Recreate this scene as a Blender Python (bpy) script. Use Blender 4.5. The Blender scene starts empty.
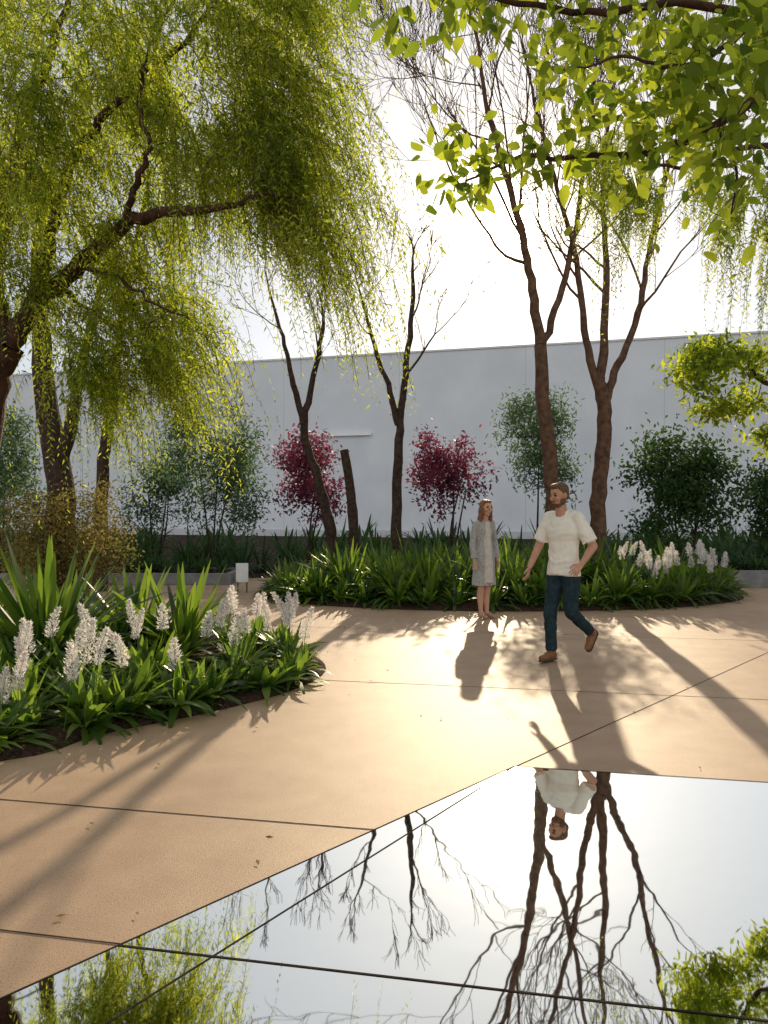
import bpy, bmesh, math, random
import numpy as np
from mathutils import Vector, Matrix
random.seed(7); rng=np.random.default_rng(7)
sc=bpy.context.scene
CAMH=1.55; F=740.0; HY=506.0
def P(x,y,d): return np.array([(x-384)/F*d, d, CAMH-(y-HY)/F*d])
def G(x,y):
    d=CAMH*F/(y-HY); return np.array([(x-384)/F*d,d,0.0])
# ---------------- materials
def nodes_of(m):
    m.use_nodes=True; nt=m.node_tree; nt.nodes.clear(); return nt
def N(nt,t,**k):
    n=nt.nodes.new(t)
    for a,b in k.items(): setattr(n,a,b)
    return n
def c4(c): return (c[0],c[1],c[2],1)
def mat_basic(name,c1,c2,scale=8,rough=.7,bump=.2,bscale=60,spec=.4,dist=.01,metal=0,detail=6,c3=None,s3=.6,speck=None):
    m=bpy.data.materials.new(name); nt=nodes_of(m); L=nt.links.new
    o=N(nt,'ShaderNodeOutputMaterial'); b=N(nt,'ShaderNodeBsdfPrincipled')
    g=N(nt,'ShaderNodeTexCoord'); n1=N(nt,'ShaderNodeTexNoise'); n1.inputs['Scale'].default_value=scale; n1.inputs['Detail'].default_value=detail
    L(g.outputs['Object'],n1.inputs['Vector'])
    r=N(nt,'ShaderNodeValToRGB'); r.color_ramp.elements[0].position=.35; r.color_ramp.elements[1].position=.65
    r.color_ramp.elements[0].color=c4(c1); r.color_ramp.elements[1].color=c4(c2)
    L(n1.outputs['Fac'],r.inputs['Fac'])
    col=r.outputs['Color']
    def mult(col,scale_,lo,p0,p1,rg=.65,sq=None):
        n3=N(nt,'ShaderNodeTexNoise'); n3.inputs['Scale'].default_value=scale_; n3.inputs['Detail'].default_value=8; n3.inputs['Roughness'].default_value=rg
        L(g.outputs['Object'],n3.inputs['Vector'])
        r3=N(nt,'ShaderNodeValToRGB'); r3.color_ramp.elements[0].position=p0; r3.color_ramp.elements[1].position=p1
        r3.color_ramp.elements[0].color=c4(lo); r3.color_ramp.elements[1].color=(1,1,1,1)
        L(n3.outputs['Fac'],r3.inputs['Fac'])
        mx=N(nt,'ShaderNodeMix',data_type='RGBA',blend_type='MULTIPLY'); mx.inputs[0].default_value=1
        L(col,mx.inputs[6]); L(r3.outputs['Color'],mx.inputs[7]); return mx.outputs[2]
    if c3: col=mult(col,s3,c3,.3,.72)
    if speck: col=mult(col,speck,(.66,.64,.62),.36,.46,.5)
    L(col,b.inputs['Base Color'])
    b.inputs['Roughness'].default_value=rough; b.inputs['Specular IOR Level'].default_value=spec; b.inputs['Metallic'].default_value=metal
    if bump>0:
        n2=N(nt,'ShaderNodeTexNoise'); n2.inputs['Scale'].default_value=bscale; n2.inputs['Detail'].default_value=5
        L(g.outputs['Object'],n2.inputs['Vector'])
        bp=N(nt,'ShaderNodeBump'); bp.inputs['Strength'].default_value=bump; bp.inputs['Distance'].default_value=dist
        L(n2.outputs['Fac'],bp.inputs['Height']); L(bp.outputs['Normal'],b.inputs['Normal'])
    L(b.outputs['BSDF'],o.inputs['Surface'])
    return m
def mat_leaf(name,c1,c2,tr,tf=.5,rough=.5,spec=.2,nscale=1.2,lo=.45):
    m=bpy.data.materials.new(name); nt=nodes_of(m); L=nt.links.new
    o=N(nt,'ShaderNodeOutputMaterial'); b=N(nt,'ShaderNodeBsdfPrincipled'); t=N(nt,'ShaderNodeBsdfTranslucent')
    ge=N(nt,'ShaderNodeNewGeometry'); tc=N(nt,'ShaderNodeTexCoord')
    nz=N(nt,'ShaderNodeTexNoise'); nz.inputs['Scale'].default_value=nscale; nz.inputs['Detail'].default_value=3
    L(tc.outputs['Object'],nz.inputs['Vector'])
    ad=N(nt,'ShaderNodeMath',operation='ADD'); L(ge.outputs['Random Per Island'],ad.inputs[0]); L(nz.outputs['Fac'],ad.inputs[1])
    hf=N(nt,'ShaderNodeMath',operation='MULTIPLY'); hf.inputs[1].default_value=.5; L(ad.outputs[0],hf.inputs[0])
    r=N(nt,'ShaderNodeValToRGB'); e=r.color_ramp.elements
    e[0].position=.25; e[1].position=.78; e[0].color=c4(c1); e[1].color=c4(c2)
    L(hf.outputs[0],r.inputs['Fac']); L(r.outputs['Color'],b.inputs['Base Color'])
    r2=N(nt,'ShaderNodeValToRGB'); e=r2.color_ramp.elements
    e[0].position=.25; e[1].position=.75; e[0].color=c4([tr[0]*lo*.75,tr[1]*lo,tr[2]*lo]); e[1].color=c4(tr)
    L(hf.outputs[0],r2.inputs['Fac']); L(r2.outputs['Color'],t.inputs['Color'])
    b.inputs['Roughness'].default_value=rough; b.inputs['Specular IOR Level'].default_value=spec
    mx=N(nt,'ShaderNodeMixShader'); mx.inputs[0].default_value=tf
    L(b.outputs[0],mx.inputs[1]); L(t.outputs[0],mx.inputs[2]); L(mx.outputs[0],o.inputs['Surface'])
    return m
M={}
M['bark']=mat_basic('bark_dark',(.028,.018,.013),(.075,.046,.032),scale=14,rough=.85,bump=.8,bscale=35,dist=.02,spec=.2)
M['bark_red']=mat_basic('bark_reddish',(.032,.015,.011),(.085,.038,.025),scale=14,rough=.8,bump=.8,bscale=35,dist=.02,spec=.25)
M['bark_tan']=mat_basic('bark_tan',(.07,.037,.023),(.15,.085,.052),scale=10,rough=.8,bump=.6,bscale=30,dist=.02,spec=.2)
M['pepper']=mat_leaf('pepper_leaf',(.045,.085,.012),(.11,.17,.02),(.84,.90,.07),.64,nscale=1.6,lo=.38)
M['elm']=mat_leaf('elm_leaf',(.025,.06,.01),(.08,.13,.02),(.76,.86,.06),.60,nscale=3,lo=.32)
M['strap']=mat_leaf('strap_leaf',(.016,.05,.012),(.06,.125,.02),(.36,.52,.05),.45,rough=.38,spec=.4,lo=.4)
M['hosta']=mat_leaf('broad_leaf',(.02,.06,.012),(.07,.145,.02),(.40,.58,.06),.48,rough=.38,spec=.4,lo=.4)
M['fern']=mat_leaf('fern_leaf',(.015,.045,.018),(.045,.09,.03),(.12,.22,.05),.35)
M['purple']=mat_leaf('purple_leaf',(.08,.018,.035),(.21,.05,.085),(.46,.09,.16),.42,nscale=2.5)
M['airy']=mat_leaf('grey_green_leaf',(.035,.07,.035),(.09,.14,.07),(.20,.32,.12),.4,nscale=2,rough=.7,spec=.1)
M['dkgreen']=mat_leaf('dark_green_leaf',(.015,.04,.015),(.045,.09,.03),(.14,.25,.05),.38,nscale=2,rough=.7,spec=.1)
M['ochre']=mat_leaf('ochre_leaf',(.11,.09,.03),(.22,.17,.06),(.46,.36,.09),.44,nscale=2,rough=.7,spec=.1)
M['petal']=mat_leaf('petal',(.78,.72,.71),(.88,.85,.84),(.95,.82,.78),.6,rough=.7,spec=.1,lo=.8)
M['soil']=mat_basic('mulch_soil',(.022,.014,.01),(.07,.04,.027),scale=30,rough=.95,bump=1,bscale=45,dist=.03,spec=.1)
# ---------------- mesh builder
class MB:
    def __init__(s): s.v=[];s.f=[];s.m=[];s.n=0
    def add(s,v,f,m):
        v=np.asarray(v,float).reshape(-1,3); f=np.asarray(f,int).reshape(-1,4)
        s.v.append(v); s.f.append(f+s.n); s.m.append(np.full(len(f),m,int)); s.n+=len(v)
    def make(s,name,mats,smooth=True,parent=None):
        v=np.concatenate(s.v); f=np.concatenate(s.f); mi=np.concatenate(s.m)
        me=bpy.data.meshes.new(name); me.vertices.add(len(v)); me.vertices.foreach_set('co',v.astype(np.float32).ravel())
        me.loops.add(f.size); me.loops.foreach_set('vertex_index',f.astype(np.int32).ravel())
        me.polygons.add(len(f)); me.polygons.foreach_set('loop_start',np.arange(0,f.size,4,dtype=np.int32))
        me.polygons.foreach_set('loop_total',np.full(len(f),4,np.int32))
        for m in mats: me.materials.append(m)
        me.polygons.foreach_set('material_index',mi.astype(np.int32))
        me.polygons.foreach_set('use_smooth',np.full(len(f),smooth))
        me.update(calc_edges=True); me.validate()
        ob=bpy.data.objects.new(name,me); sc.collection.objects.link(ob)
        if parent: ob.parent=parent
        return ob
def nrm(a): return a/np.maximum(np.linalg.norm(a,axis=-1,keepdims=True),1e-9)
Z=np.array([0,0,1.0])
def tube(mb,pts,rad,m=0,ns=7):
    pts=np.asarray(pts,float); n=len(pts); t=nrm(np.gradient(pts,axis=0))
    ref=np.array([.31,.95,.05]) if abs(t[0][2])>.6 else Z
    s=nrm(np.cross(t,ref)); u=np.cross(t,s)
    a=np.linspace(0,2*math.pi,ns,endpoint=False)
    ring=(np.cos(a)[None,:,None]*s[:,None,:]+np.sin(a)[None,:,None]*u[:,None,:])
    v=pts[:,None,:]+ring*np.asarray(rad)[:,None,None]
    i=np.arange(n-1)[:,None]*ns; j=np.arange(ns)[None,:]; j2=(j+1)%ns
    f=np.stack([i+j,i+j2,i+ns+j2,i+ns+j],-1).reshape(-1,4)
    mb.add(v.reshape(-1,3),f,m)
def smooth_path(pts,k=4,jit=0.0):
    pts=np.asarray(pts,float); n=len(pts)
    if n<3:
        t=np.linspace(0,1,k+1)[:,None]; out=pts[0]*(1-t)+pts[-1]*t
    else:
        e=np.vstack([2*pts[0]-pts[1],pts,2*pts[-1]-pts[-2]]); out=[]
        for i in range(1,n):
            p0,p1,p2,p3=e[i-1],e[i],e[i+1],e[i+2]
            for t in np.linspace(0,1,k,endpoint=False):
                out.append(.5*((2*p1)+(-p0+p2)*t+(2*p0-5*p1+4*p2-p3)*t*t+(-p0+3*p1-3*p2+p3)*t**3))
        out.append(pts[-1]); out=np.array(out)
    if jit>0: out[1:-1]+=rng.normal(0,jit,(len(out)-2,3))
    return out
def ribbons(mb,p0,d,L,W,droop,prof,m=0,roll=0.0):
    p0=np.asarray(p0,float); d=nrm(np.asarray(d,float)); n=len(p0)
    L=np.broadcast_to(L,(n,)).astype(float); W=np.broadcast_to(W,(n,)).astype(float); droop=np.broadcast_to(droop,(n,)).astype(float)
    s=np.cross(d,Z); bad=np.linalg.norm(s,axis=1)<.15
    if bad.any(): s[bad]=rng.normal(0,1,(bad.sum(),3))*[1,1,0]
    s=nrm(s-d*np.sum(s*d,1,keepdims=True)); u=np.cross(s,d)
    r=rng.normal(0,1,n)*roll if roll else np.zeros(n)
    s2=s*np.cos(r)[:,None]+u*np.sin(r)[:,None]
    K=len(prof); V=np.zeros((n,K,2,3))
    for k,(t,w) in enumerate(prof):
        c=p0+d*(L*t)[:,None]-Z[None]*(droop*L*t*t)[:,None]
        V[:,k,0]=c-s2*(W*w*.5)[:,None]; V[:,k,1]=c+s2*(W*w*.5)[:,None]
    b=(np.arange(n)*K*2)[:,None]; k=np.arange(K-1)[None,:]*2
    f=np.stack([b+k,b+k+1,b+k+3,b+k+2],-1).reshape(-1,4)
    mb.add(V.reshape(-1,3),f,m)
DIA=[(0,.05),(.42,1),(1,.03)]
LEAF=[(0,.06),(.2,.75),(.45,1),(.75,.6),(1,.02)]
STRAP=[(0,.55),(.2,.9),(.45,1),(.7,.8),(.88,.45),(1,.03)]
def randdir(n,zb=0.0,zs=1.0):
    v=rng.normal(0,1,(n,3)); v[:,2]=v[:,2]*zs+zb; return nrm(v)
def leafcloud(mb,hubs,per,spread,Ls,Ws,m,zb=-.2,droop=.25,prof=DIA,flat=1.0):
    hubs=np.asarray(hubs); n=len(hubs)*per
    c=np.repeat(hubs,per,0)+rng.normal(0,1,(n,3))*spread*np.array([1,1,flat])
    L=rng.uniform(Ls[0],Ls[1],n); ribbons(mb,c,randdir(n,zb),L,L*rng.uniform(Ws*.8,Ws*1.2,n),rng.uniform(0,droop,n),prof,m,roll=1.0)
def grow(mb,nodes,targets,m=0,rtip=.003,kr=.012,droop=0.0,ns=5):
    pos=[np.asarray(a[0],float) for a in nodes]; rad=[a[1] for a in nodes]
    T=[np.asarray(t) for t in targets]; base=np.array(pos)
    T.sort(key=lambda t:np.min(np.linalg.norm(base-t,axis=1)))
    for t in T:
        A=np.array(pos); dd=np.linalg.norm(A-t,axis=1)+np.maximum(A[:,2]-t[2],0)*.3
        i=int(np.argmin(dd)); a=A[i]; D=np.linalg.norm(t-a)
        mid1=a+(t-a)*.33+Z*D*(.10+droop*.25)+rng.normal(0,.07*D,3); mid2=a+(t-a)*.7+Z*D*(.08+droop*.3)+rng.normal(0,.06*D,3)
        pp=smooth_path([a,mid1,mid2,t],3); r0=min(rad[i]*.7,rtip+kr*D); rr=np.linspace(r0,rtip,len(pp))
        tube(mb,pp,rr,m,ns)
        for k in range(2,len(pp),2): pos.append(pp[k]); rad.append(rr[k])
def limb(mb,nodes,pts,r0,r1,m=0,k=5,jit=.0,ns=9):
    pp=smooth_path(pts,k,jit); t=np.linspace(0,1,len(pp)); rr=r0*(1-t)+r1*t
    rr=rr*(1+rng.normal(0,.03,len(rr)))
    tube(mb,pp,rr,m,ns)
    for a,b in zip(pp,rr): nodes.append((a,b))
    return pp,rr
def twig(mb,p,d,L,r,dep,m=0,up=.25,tips=None,spread=.45):
    n=5; pts=[p]; q=p.copy(); dd=d.copy()
    for i in range(n):
        dd=nrm(dd+rng.normal(0,.09,3)+Z*up*.22); q=q+dd*L/n; pts.append(q)
    r1=max(r*.6,.0045); tube(mb,pts,np.linspace(max(r,.006),r1,n+1),m,5 if r>.015 else 3)
    if dep<=0:
        if tips is not None: tips.append(q)
        return
    for i in range(2+(rng.random()<.45)):
        c=nrm(dd+randdir(1)[0]*spread+Z*.05); twig(mb,q,c,L*rng.uniform(.62,.85),r1*rng.uniform(.75,.95),dep-1,m,up,tips,spread)
    for i in range(2):
        k=rng.integers(2,n); c=nrm(dd+randdir(1)[0]*spread*1.5); twig(mb,pts[k],c,L*rng.uniform(.4,.6),r1*.6,max(dep-2,0),m,up,tips,spread)
def strands(mb,S,H,L,M=46,leaf=.045,m=1,sm=0,wl=.2):
    n=len(S); t=np.linspace(0,1,M)
    p=S[:,None,:]+H[:,None,:]*(L[:,None]*(1-np.exp(-2.2*t))[None,:])[:,:,None]-Z*(L[:,None]*(t**1.35)[None,:])[:,:,None]
    wob=rng.uniform(0,6.28,(n,1)); p[:,:,0]+=.025*np.sin(wob+t[None]*7)*t; p[:,:,1]+=.025*np.cos(wob*1.7+t[None]*6)*t
    tg=nrm(np.gradient(p,axis=1)); rd=randdir(n); sd=nrm(np.cross(tg,rd[:,None,:]))
    q0=p[:,::4]; s0_=sd[:,::4]; w=.0016; V=np.stack([q0-s0_*w,q0+s0_*w],2); K=q0.shape[1]; b=(np.arange(n)*K*2)[:,None]; k=np.arange(K-1)[None,:]*2
    mb.add(V.reshape(-1,3),np.stack([b+k,b+k+1,b+k+3,b+k+2],-1).reshape(-1,4),sm)
    sgn=np.where(np.arange(M)%2==0,1,-1)[None,:,None]; s0=2
    d=(tg*.65+sd*sgn*.9+rng.normal(0,.2,(n,M,3)))[:,s0:]; q=p[:,s0:]
    taper=(1-.45*t**2)[None,s0:]
    LL=(rng.uniform(leaf*.7,leaf*1.25,(n,M-s0))*taper)
    ribbons(mb,q.reshape(-1,3),d.reshape(-1,3),LL.ravel(),LL.ravel()*wl,.15,DIA,m,roll=.9)
def sprays(mb,H0,per,spread,base,hv,Lr,M,leaf,wl,lowz=None):
    k=len(H0); hd=rng.normal(0,hv,(k,3))+np.array(base); hd[:,2]=rng.uniform(-.05,.28,k); ll=rng.uniform(Lr[0],Lr[1],k)
    S=np.repeat(H0,per,0); n=len(S); Hd=np.repeat(hd,per,0)+rng.normal(0,.14,(n,3)); L_=np.repeat(ll,per)*rng.uniform(.5,1.2,n)
    S=S+rng.normal(0,1,(n,3))*spread
    if lowz is not None: L_[S[:,2]<lowz]*=.9
    strands(mb,S,Hd,L_,M,leaf,1,0,wl)
# ---------------- camera
cam=bpy.data.cameras.new('camera'); co=bpy.data.objects.new('camera',cam); sc.collection.objects.link(co); sc.camera=co
cam.sensor_fit='VERTICAL'; cam.sensor_height=36; cam.sensor_width=27; cam.lens=F/1024*36; cam.clip_end=2000; cam.clip_start=.05
co.location=(0,0,CAMH); co.rotation_euler=(math.radians(90)-math.atan(6/F),0,0)
# ---------------- sun + sky
AZ=math.radians(9.5); EL=math.radians(20.5)
sv=Vector((math.sin(AZ)*math.cos(EL),math.cos(AZ)*math.cos(EL),math.sin(EL)))
sl=bpy.data.lights.new('sun','SUN'); sl.energy=5; sl.angle=math.radians(.55); sl.color=(1,.80,.54)
so=bpy.data.objects.new('sun',sl); sc.collection.objects.link(so); so.rotation_euler=sv.to_track_quat('Z','Y').to_euler(); so.location=(6,34,14)
w=bpy.data.worlds.new('World'); sc.world=w; w.use_nodes=True; nt=w.node_tree; nt.nodes.clear(); L=nt.links.new
wo=N(nt,'ShaderNodeOutputWorld'); bg=N(nt,'ShaderNodeBackground'); bg.inputs['Strength'].default_value=.05
sk=N(nt,'ShaderNodeTexSky',sky_type='NISHITA',sun_disc=False); sk.sun_elevation=EL; sk.sun_rotation=AZ; sk.dust_density=.5; sk.air_density=.7; sk.ozone_density=1
L(sk.outputs[0],bg.inputs[0])
tc=N(nt,'ShaderNodeTexCoord'); dp=N(nt,'ShaderNodeVectorMath',operation='DOT_PRODUCT'); dp.inputs[1].default_value=sv
nn=N(nt,'ShaderNodeVectorMath',operation='NORMALIZE'); L(tc.outputs['Generated'],nn.inputs[0]); L(nn.outputs[0],dp.inputs[0])
mxz=N(nt,'ShaderNodeMath',operation='MAXIMUM'); mxz.inputs[1].default_value=0; L(dp.outputs['Value'],mxz.inputs[0])
prev=None
for pw,am,col in [(8,.12,(1,.92,.76)),(50,.34,(1,.84,.58)),(350,2.6,(1,.84,.58)),(3500,30,(1,.88,.66))]:
    a=N(nt,'ShaderNodeMath',operation='POWER'); a.inputs[1].default_value=pw; L(mxz.outputs[0],a.inputs[0])
    b=N(nt,'ShaderNodeMath',operation='MULTIPLY'); b.inputs[1].default_value=am; L(a.outputs[0],b.inputs[0])
    g=N(nt,'ShaderNodeBackground'); g.inputs[0].default_value=c4(col); L(b.outputs[0],g.inputs[1])
    if prev is None: prev=g
    else:
        s=N(nt,'ShaderNodeAddShader'); L(prev.outputs[0],s.inputs[0]); L(g.outputs[0],s.inputs[1]); prev=s
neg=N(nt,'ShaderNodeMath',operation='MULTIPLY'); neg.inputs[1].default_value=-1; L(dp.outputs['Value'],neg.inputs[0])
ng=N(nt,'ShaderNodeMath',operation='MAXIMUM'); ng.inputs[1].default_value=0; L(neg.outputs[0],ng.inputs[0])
ma=N(nt,'ShaderNodeMath',operation='MULTIPLY_ADD'); ma.inputs[1].default_value=.70; ma.inputs[2].default_value=.47; L(ng.outputs[0],ma.inputs[0])  # even haze plus extra brightness opposite the sun, added to fill the backlit wall
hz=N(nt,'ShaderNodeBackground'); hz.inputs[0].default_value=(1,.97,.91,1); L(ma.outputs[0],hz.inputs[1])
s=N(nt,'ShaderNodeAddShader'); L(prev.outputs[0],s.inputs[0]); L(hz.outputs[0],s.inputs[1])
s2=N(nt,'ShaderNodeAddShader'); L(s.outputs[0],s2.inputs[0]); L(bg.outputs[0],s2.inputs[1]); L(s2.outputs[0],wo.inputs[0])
sc.view_settings.view_transform='Standard'; sc.view_settings.look='None'; sc.view_settings.exposure=0
# ---------------- ground
def poly(name,pts,z,mat):
    me=bpy.data.meshes.new(name); me.from_pydata([(p[0],p[1],z) for p in pts],[],[list(range(len(pts)))]); me.materials.append(mat)
    if me.polygons[0].normal.z<0: me.flip_normals()
    o=bpy.data.objects.new(name,me); sc.collection.objects.link(o); return o
M['ground']=mat_basic('earth',(.06,.05,.03),(.11,.09,.055),scale=2,rough=.95,bump=.5,bscale=10)
M['pave']=mat_basic('tan_concrete',(.42,.285,.185),(.48,.335,.22),scale=4,rough=.56,bump=.4,bscale=220,dist=.006,spec=.45,c3=(.72,.69,.66),s3=.55,speck=130)
M['joint']=mat_basic('joint_dark',(.025,.02,.016),(.045,.036,.028),scale=20,rough=1,spec=.05,bump=0)
poly('ground',[(-900,-900),(900,-900),(900,900),(-900,900)],-.03,M['ground'])
pave=poly('pavement',[(-30,-12),(30,-12),(30,15.6),(-30,17)],0,M['pave'])
def joint(a,b,wd=.014,z=.004):
    a=np.array(a,float);b=np.array(b,float);d=nrm(b-a);s=np.array([-d[1],d[0]])*wd/2
    return [(*(a-s),z),(*(b-s),z),(*(b+s),z),(*(a+s),z)]
def strips(name,segs,mat,wd,z,parent):
    mb=MB()
    for k,sg in enumerate(segs): mb.add(joint(*sg,wd,z+(k%3)*.0006),[[0,1,2,3]],0)
    return mb.make(name,[mat],False,parent)
C0=(.775,4.38)
def A(x,y0): return (x,y0-.185*x)
segs=[(C0,(7.2,11.1)),(A(-9,3.52),A(-.03,3.52)),(A(-9,2.43),A(-.93,2.43)),(A(-.55,6.47),A(14,6.47)),(A(-1.5,9.3),A(16,9.3)),
 (A(4.0,4.52),A(14,4.52)),((4.6,3.7),(12,11.5)),((-8,17),(-3.6,9.6)),(A(-9,13.2),A(-2.6,13.2))]
strips('pavement_joints',segs,M['joint'],.009,.0015,pave)
def mat_mirror():
    m=bpy.data.materials.new('still_water'); nt=nodes_of(m); L=nt.links.new
    o=N(nt,'ShaderNodeOutputMaterial'); b=N(nt,'ShaderNodeBsdfPrincipled'); b.inputs['Base Color'].default_value=(.80,.83,.82,1)
    b.inputs['Metallic'].default_value=1; b.inputs['Roughness'].default_value=.02
    g=N(nt,'ShaderNodeTexCoord'); n=N(nt,'ShaderNodeTexNoise'); n.inputs['Scale'].default_value=1.6; n.inputs['Detail'].default_value=3; L(g.outputs['Object'],n.inputs['Vector'])
    bp=N(nt,'ShaderNodeBump'); bp.inputs['Strength'].default_value=.16; bp.inputs['Distance'].default_value=.012; L(n.outputs['Fac'],bp.inputs['Height']); L(bp.outputs[0],b.inputs['Normal'])
    L(b.outputs[0],o.inputs[0]); return m
M['water']=mat_mirror()
pool=poly('reflecting_pool',[C0,(-2.55,.9),(6.2,.9),(6.2,3.376)],.0045,M['water'])
strips('pool_edge',[(C0,(-2.55,.9)),(C0,(6.2,3.376)),((-.935,2.59),A(6.2,2.43)),((-1.6,1.15),C0)],M['joint'],.008,.0058,pool)
def bed(name,pts,c,h,mat):
    pts=smooth_path(list(pts)+[pts[0]],5)[:-1][:, :2]
    n=len(pts); c=np.array(c); rings=[1,.985,.95,.85,.65,.4,.15,.004]; zz=[.002,.03,.05,.8*h,h,h,h,h]
    v=[]
    for s,z in zip(rings,zz):
        q=c+(pts-c)*s; q3=np.column_stack([q,np.full(n,z)])
        if .01<s<.99: q3[:,2]+=rng.normal(0,.008,n)
        v.append(q3)
    mb=MB(); V=np.concatenate(v); f=[]
    for r in range(len(rings)-1):
        for j in range(n): f.append([r*n+j,r*n+(j+1)%n,(r+1)*n+(j+1)%n,(r+1)*n+j])
    mb.add(V,f,0)
    return mb.make(name,[mat])
def p2(a): return [np.array([x,y,0.]) for x,y in a]
LB=[(-9,4.6),(-6.5,4.0),(-4,4.05),(-2.32,4.48),(-1.92,5.0),(-1.36,5.49),(-.80,6.15),(-.55,6.9),(-.75,7.7),(-1.4,8.5),(-2.8,9.3),(-5,9.8),(-8.5,9.4),(-10,7)]
bed('planting_bed',p2(LB),(-4,6.9),.08,M['soil'])
el=[(2.0+4.3*math.cos(a),13.2+2.35*math.sin(a)) for a in np.linspace(0,2*math.pi,16,endpoint=False)]
bed('planting_bed',p2(el),(2.0,13.2),.10,M['soil'])
poly('planting_bed',[(-30,16.6),(-3,15.9),(3,16.6),(30,15.5),(40,27),(-40,55)],.012,M['soil'])
def inside(x,y,pl):
    c=False; j=len(pl)-1
    for i in range(len(pl)):
        if (pl[i][1]>y)!=(pl[j][1]>y) and x<(pl[j][0]-pl[i][0])*(y-pl[i][1])/(pl[j][1]-pl[i][1])+pl[i][0]: c=not c
        j=i
    return c
mb=MB()
for (cx,cy,rx,ry,n_) in [(-4,6.9,4.4,2.6,3500),(2.0,13.2,4.2,2.25,3000)]:
    a=rng.uniform(0,6.283,n_); r=np.sqrt(rng.uniform(.35,1,n_)); p=np.column_stack([cx+rx*r*np.cos(a),cy+ry*r*np.sin(a),rng.uniform(.06,.085,n_)])
    LL=rng.uniform(.02,.05,n_)
    if cx<0:
        keep=np.array([inside(q[0],q[1],[(-4+(u+4)*.97,6.9+(v-6.9)*.96) for u,v in LB]) for q in p]); p=p[keep]; LL=LL[keep]
    ribbons(mb,p,randdir(len(p),0,.35),LL,LL*.45,0,DIA,0,roll=.6)
M['chip']=mat_basic('bark_chip',(.05,.03,.02),(.14,.085,.05),scale=9,rough=.9,bump=0,spec=.1)
mb.make('bark_chips',[M['chip']])
mb=MB(); n_=150; p=np.column_stack([rng.uniform(-3,6,n_),rng.uniform(2.2,12,n_),np.full(n_,.012)])
p=p[[not(q[1]<4.4-.18*(q[0]-.775) and q[1]<4.38+1.047*(q[0]-.775)) and q[1]<10.7 for q in p]]
LL=rng.uniform(.02,.045,len(p)); ribbons(mb,p,randdir(len(p),0,.12),LL,LL*.45,0,DIA,0,roll=.2)
M['dry']=mat_basic('dry_leaf',(.12,.07,.025),(.25,.17,.06),scale=3,rough=.8,bump=0,spec=.1)
mb.make('fallen_leaves',[M['dry']])
# ---------------- wall
M['wall']=mat_basic('painted_render',(.68,.71,.75),(.74,.765,.80),scale=.6,rough=.8,bump=.15,bscale=25,spec=.2,c3=(.88,.89,.90),s3=.25)
M['wallcap']=mat_basic('wall_cap',(.6,.6,.6),(.7,.7,.7),rough=.6,bump=0)
M['seam']=mat_basic('wall_seam',(.52,.53,.55),(.56,.57,.59),rough=.9,bump=0)
WH=9.0; wa=np.array([-11.5,39.7]); wb=np.array([16.55,31.9]); wd=nrm(wb-wa); wn=np.array([-wd[1],wd[0]])
we=bpy.data.objects.new('white_building',None); sc.collection.objects.link(we)
def wbox(name,s0,s1,n0,n1,z0,z1,mat):
    c=[(wa+wd*s+wn*n) for s in (s0,s1) for n in (n0,n1)]
    v=[(*c[0],z0),(*c[2],z0),(*c[3],z0),(*c[1],z0),(*c[0],z1),(*c[2],z1),(*c[3],z1),(*c[1],z1)]
    me=bpy.data.meshes.new(name); me.from_pydata(v,[],[(0,3,2,1),(4,5,6,7),(0,1,5,4),(1,2,6,5),(2,3,7,6),(3,0,4,7)]); me.materials.append(mat)
    o=bpy.data.objects.new(name,me); sc.collection.objects.link(o); o.parent=we; return o
wbox('wall',-35,50,0,.45,-.02,WH,M['wall'])
wbox('parapet_cap',-35.1,50.1,-.05,.5,WH+.002,WH+.09,M['wallcap'])
wbox('plinth',-35,50,-.06,-.003,-.02,.35,M['seam'])
for i,s in enumerate(np.arange(-30,50,6.1)): wbox('panel_seam',s,s+.03,-.004,-.001,.36,WH-.02,M['seam'])
M['lampm']=mat_basic('aluminium',(.8,.8,.8),(.85,.85,.85),rough=.4,bump=0)
sA=7.2; wbox('wall_light_bar',sA,sA+4.1,-.16,-.06,5.05,5.19,M['lampm'])
for q in (.4,2.0,3.6): wbox('light_bracket',sA+q,sA+q+.08,-.058,-.009,5.06,5.16,M['seam'])
# ---------------- weeping pepper tree (left)
hub=[]
def hubs(n,x0,x1,y0,y1,d0,d1):
    for i in range(n): hub.append(P(rng.uniform(x0,x1),rng.uniform(y0,y1),rng.uniform(d0,d1)))
mb=MB(); nd=[]
limb(mb,nd,[(-3.75,6.3,0),(-3.62,6.25,.8),(-3.42,6.15,1.6),P(-12,395,6.1),P(8,345,6)],.19,.14,0,jit=.01)
limb(mb,nd,[P(8,345,6),P(38,305,6),P(85,262,5.9),P(125,226,5.6),P(175,214,5.3),P(225,208,5.2),P(268,194,5.1)],.09,.010,0,jit=.012)
limb(mb,nd,[P(8,345,6),P(-5,280,6.1),P(5,200,6.3),P(30,110,6.5),P(60,30,6.7),P(90,-60,7)],.08,.02,0,jit=.02)
limb(mb,nd,[P(38,305,6),P(50,235,6),P(75,170,6.0),P(110,110,5.8),P(170,55,5.6),P(230,-10,5.6)],.055,.014,0,jit=.02)
limb(mb,nd,[P(125,226,5.6),P(135,185,5.4),P(150,150,5.3),P(140,105,5.3),P(150,50,5.3),P(190,-20,5.3)],.028,.006,0,jit=.015)
limb(mb,nd,[P(75,268,5.9),P(110,275,5.6),P(150,300,5.5),P(190,320,5.4)],.02,.005,0,jit=.012)
limb(mb,nd,[P(60,285,6),P(90,310,6.2),P(130,335,6.3),P(160,345,6.3)],.02,.006,0,jit=.012)
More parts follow.
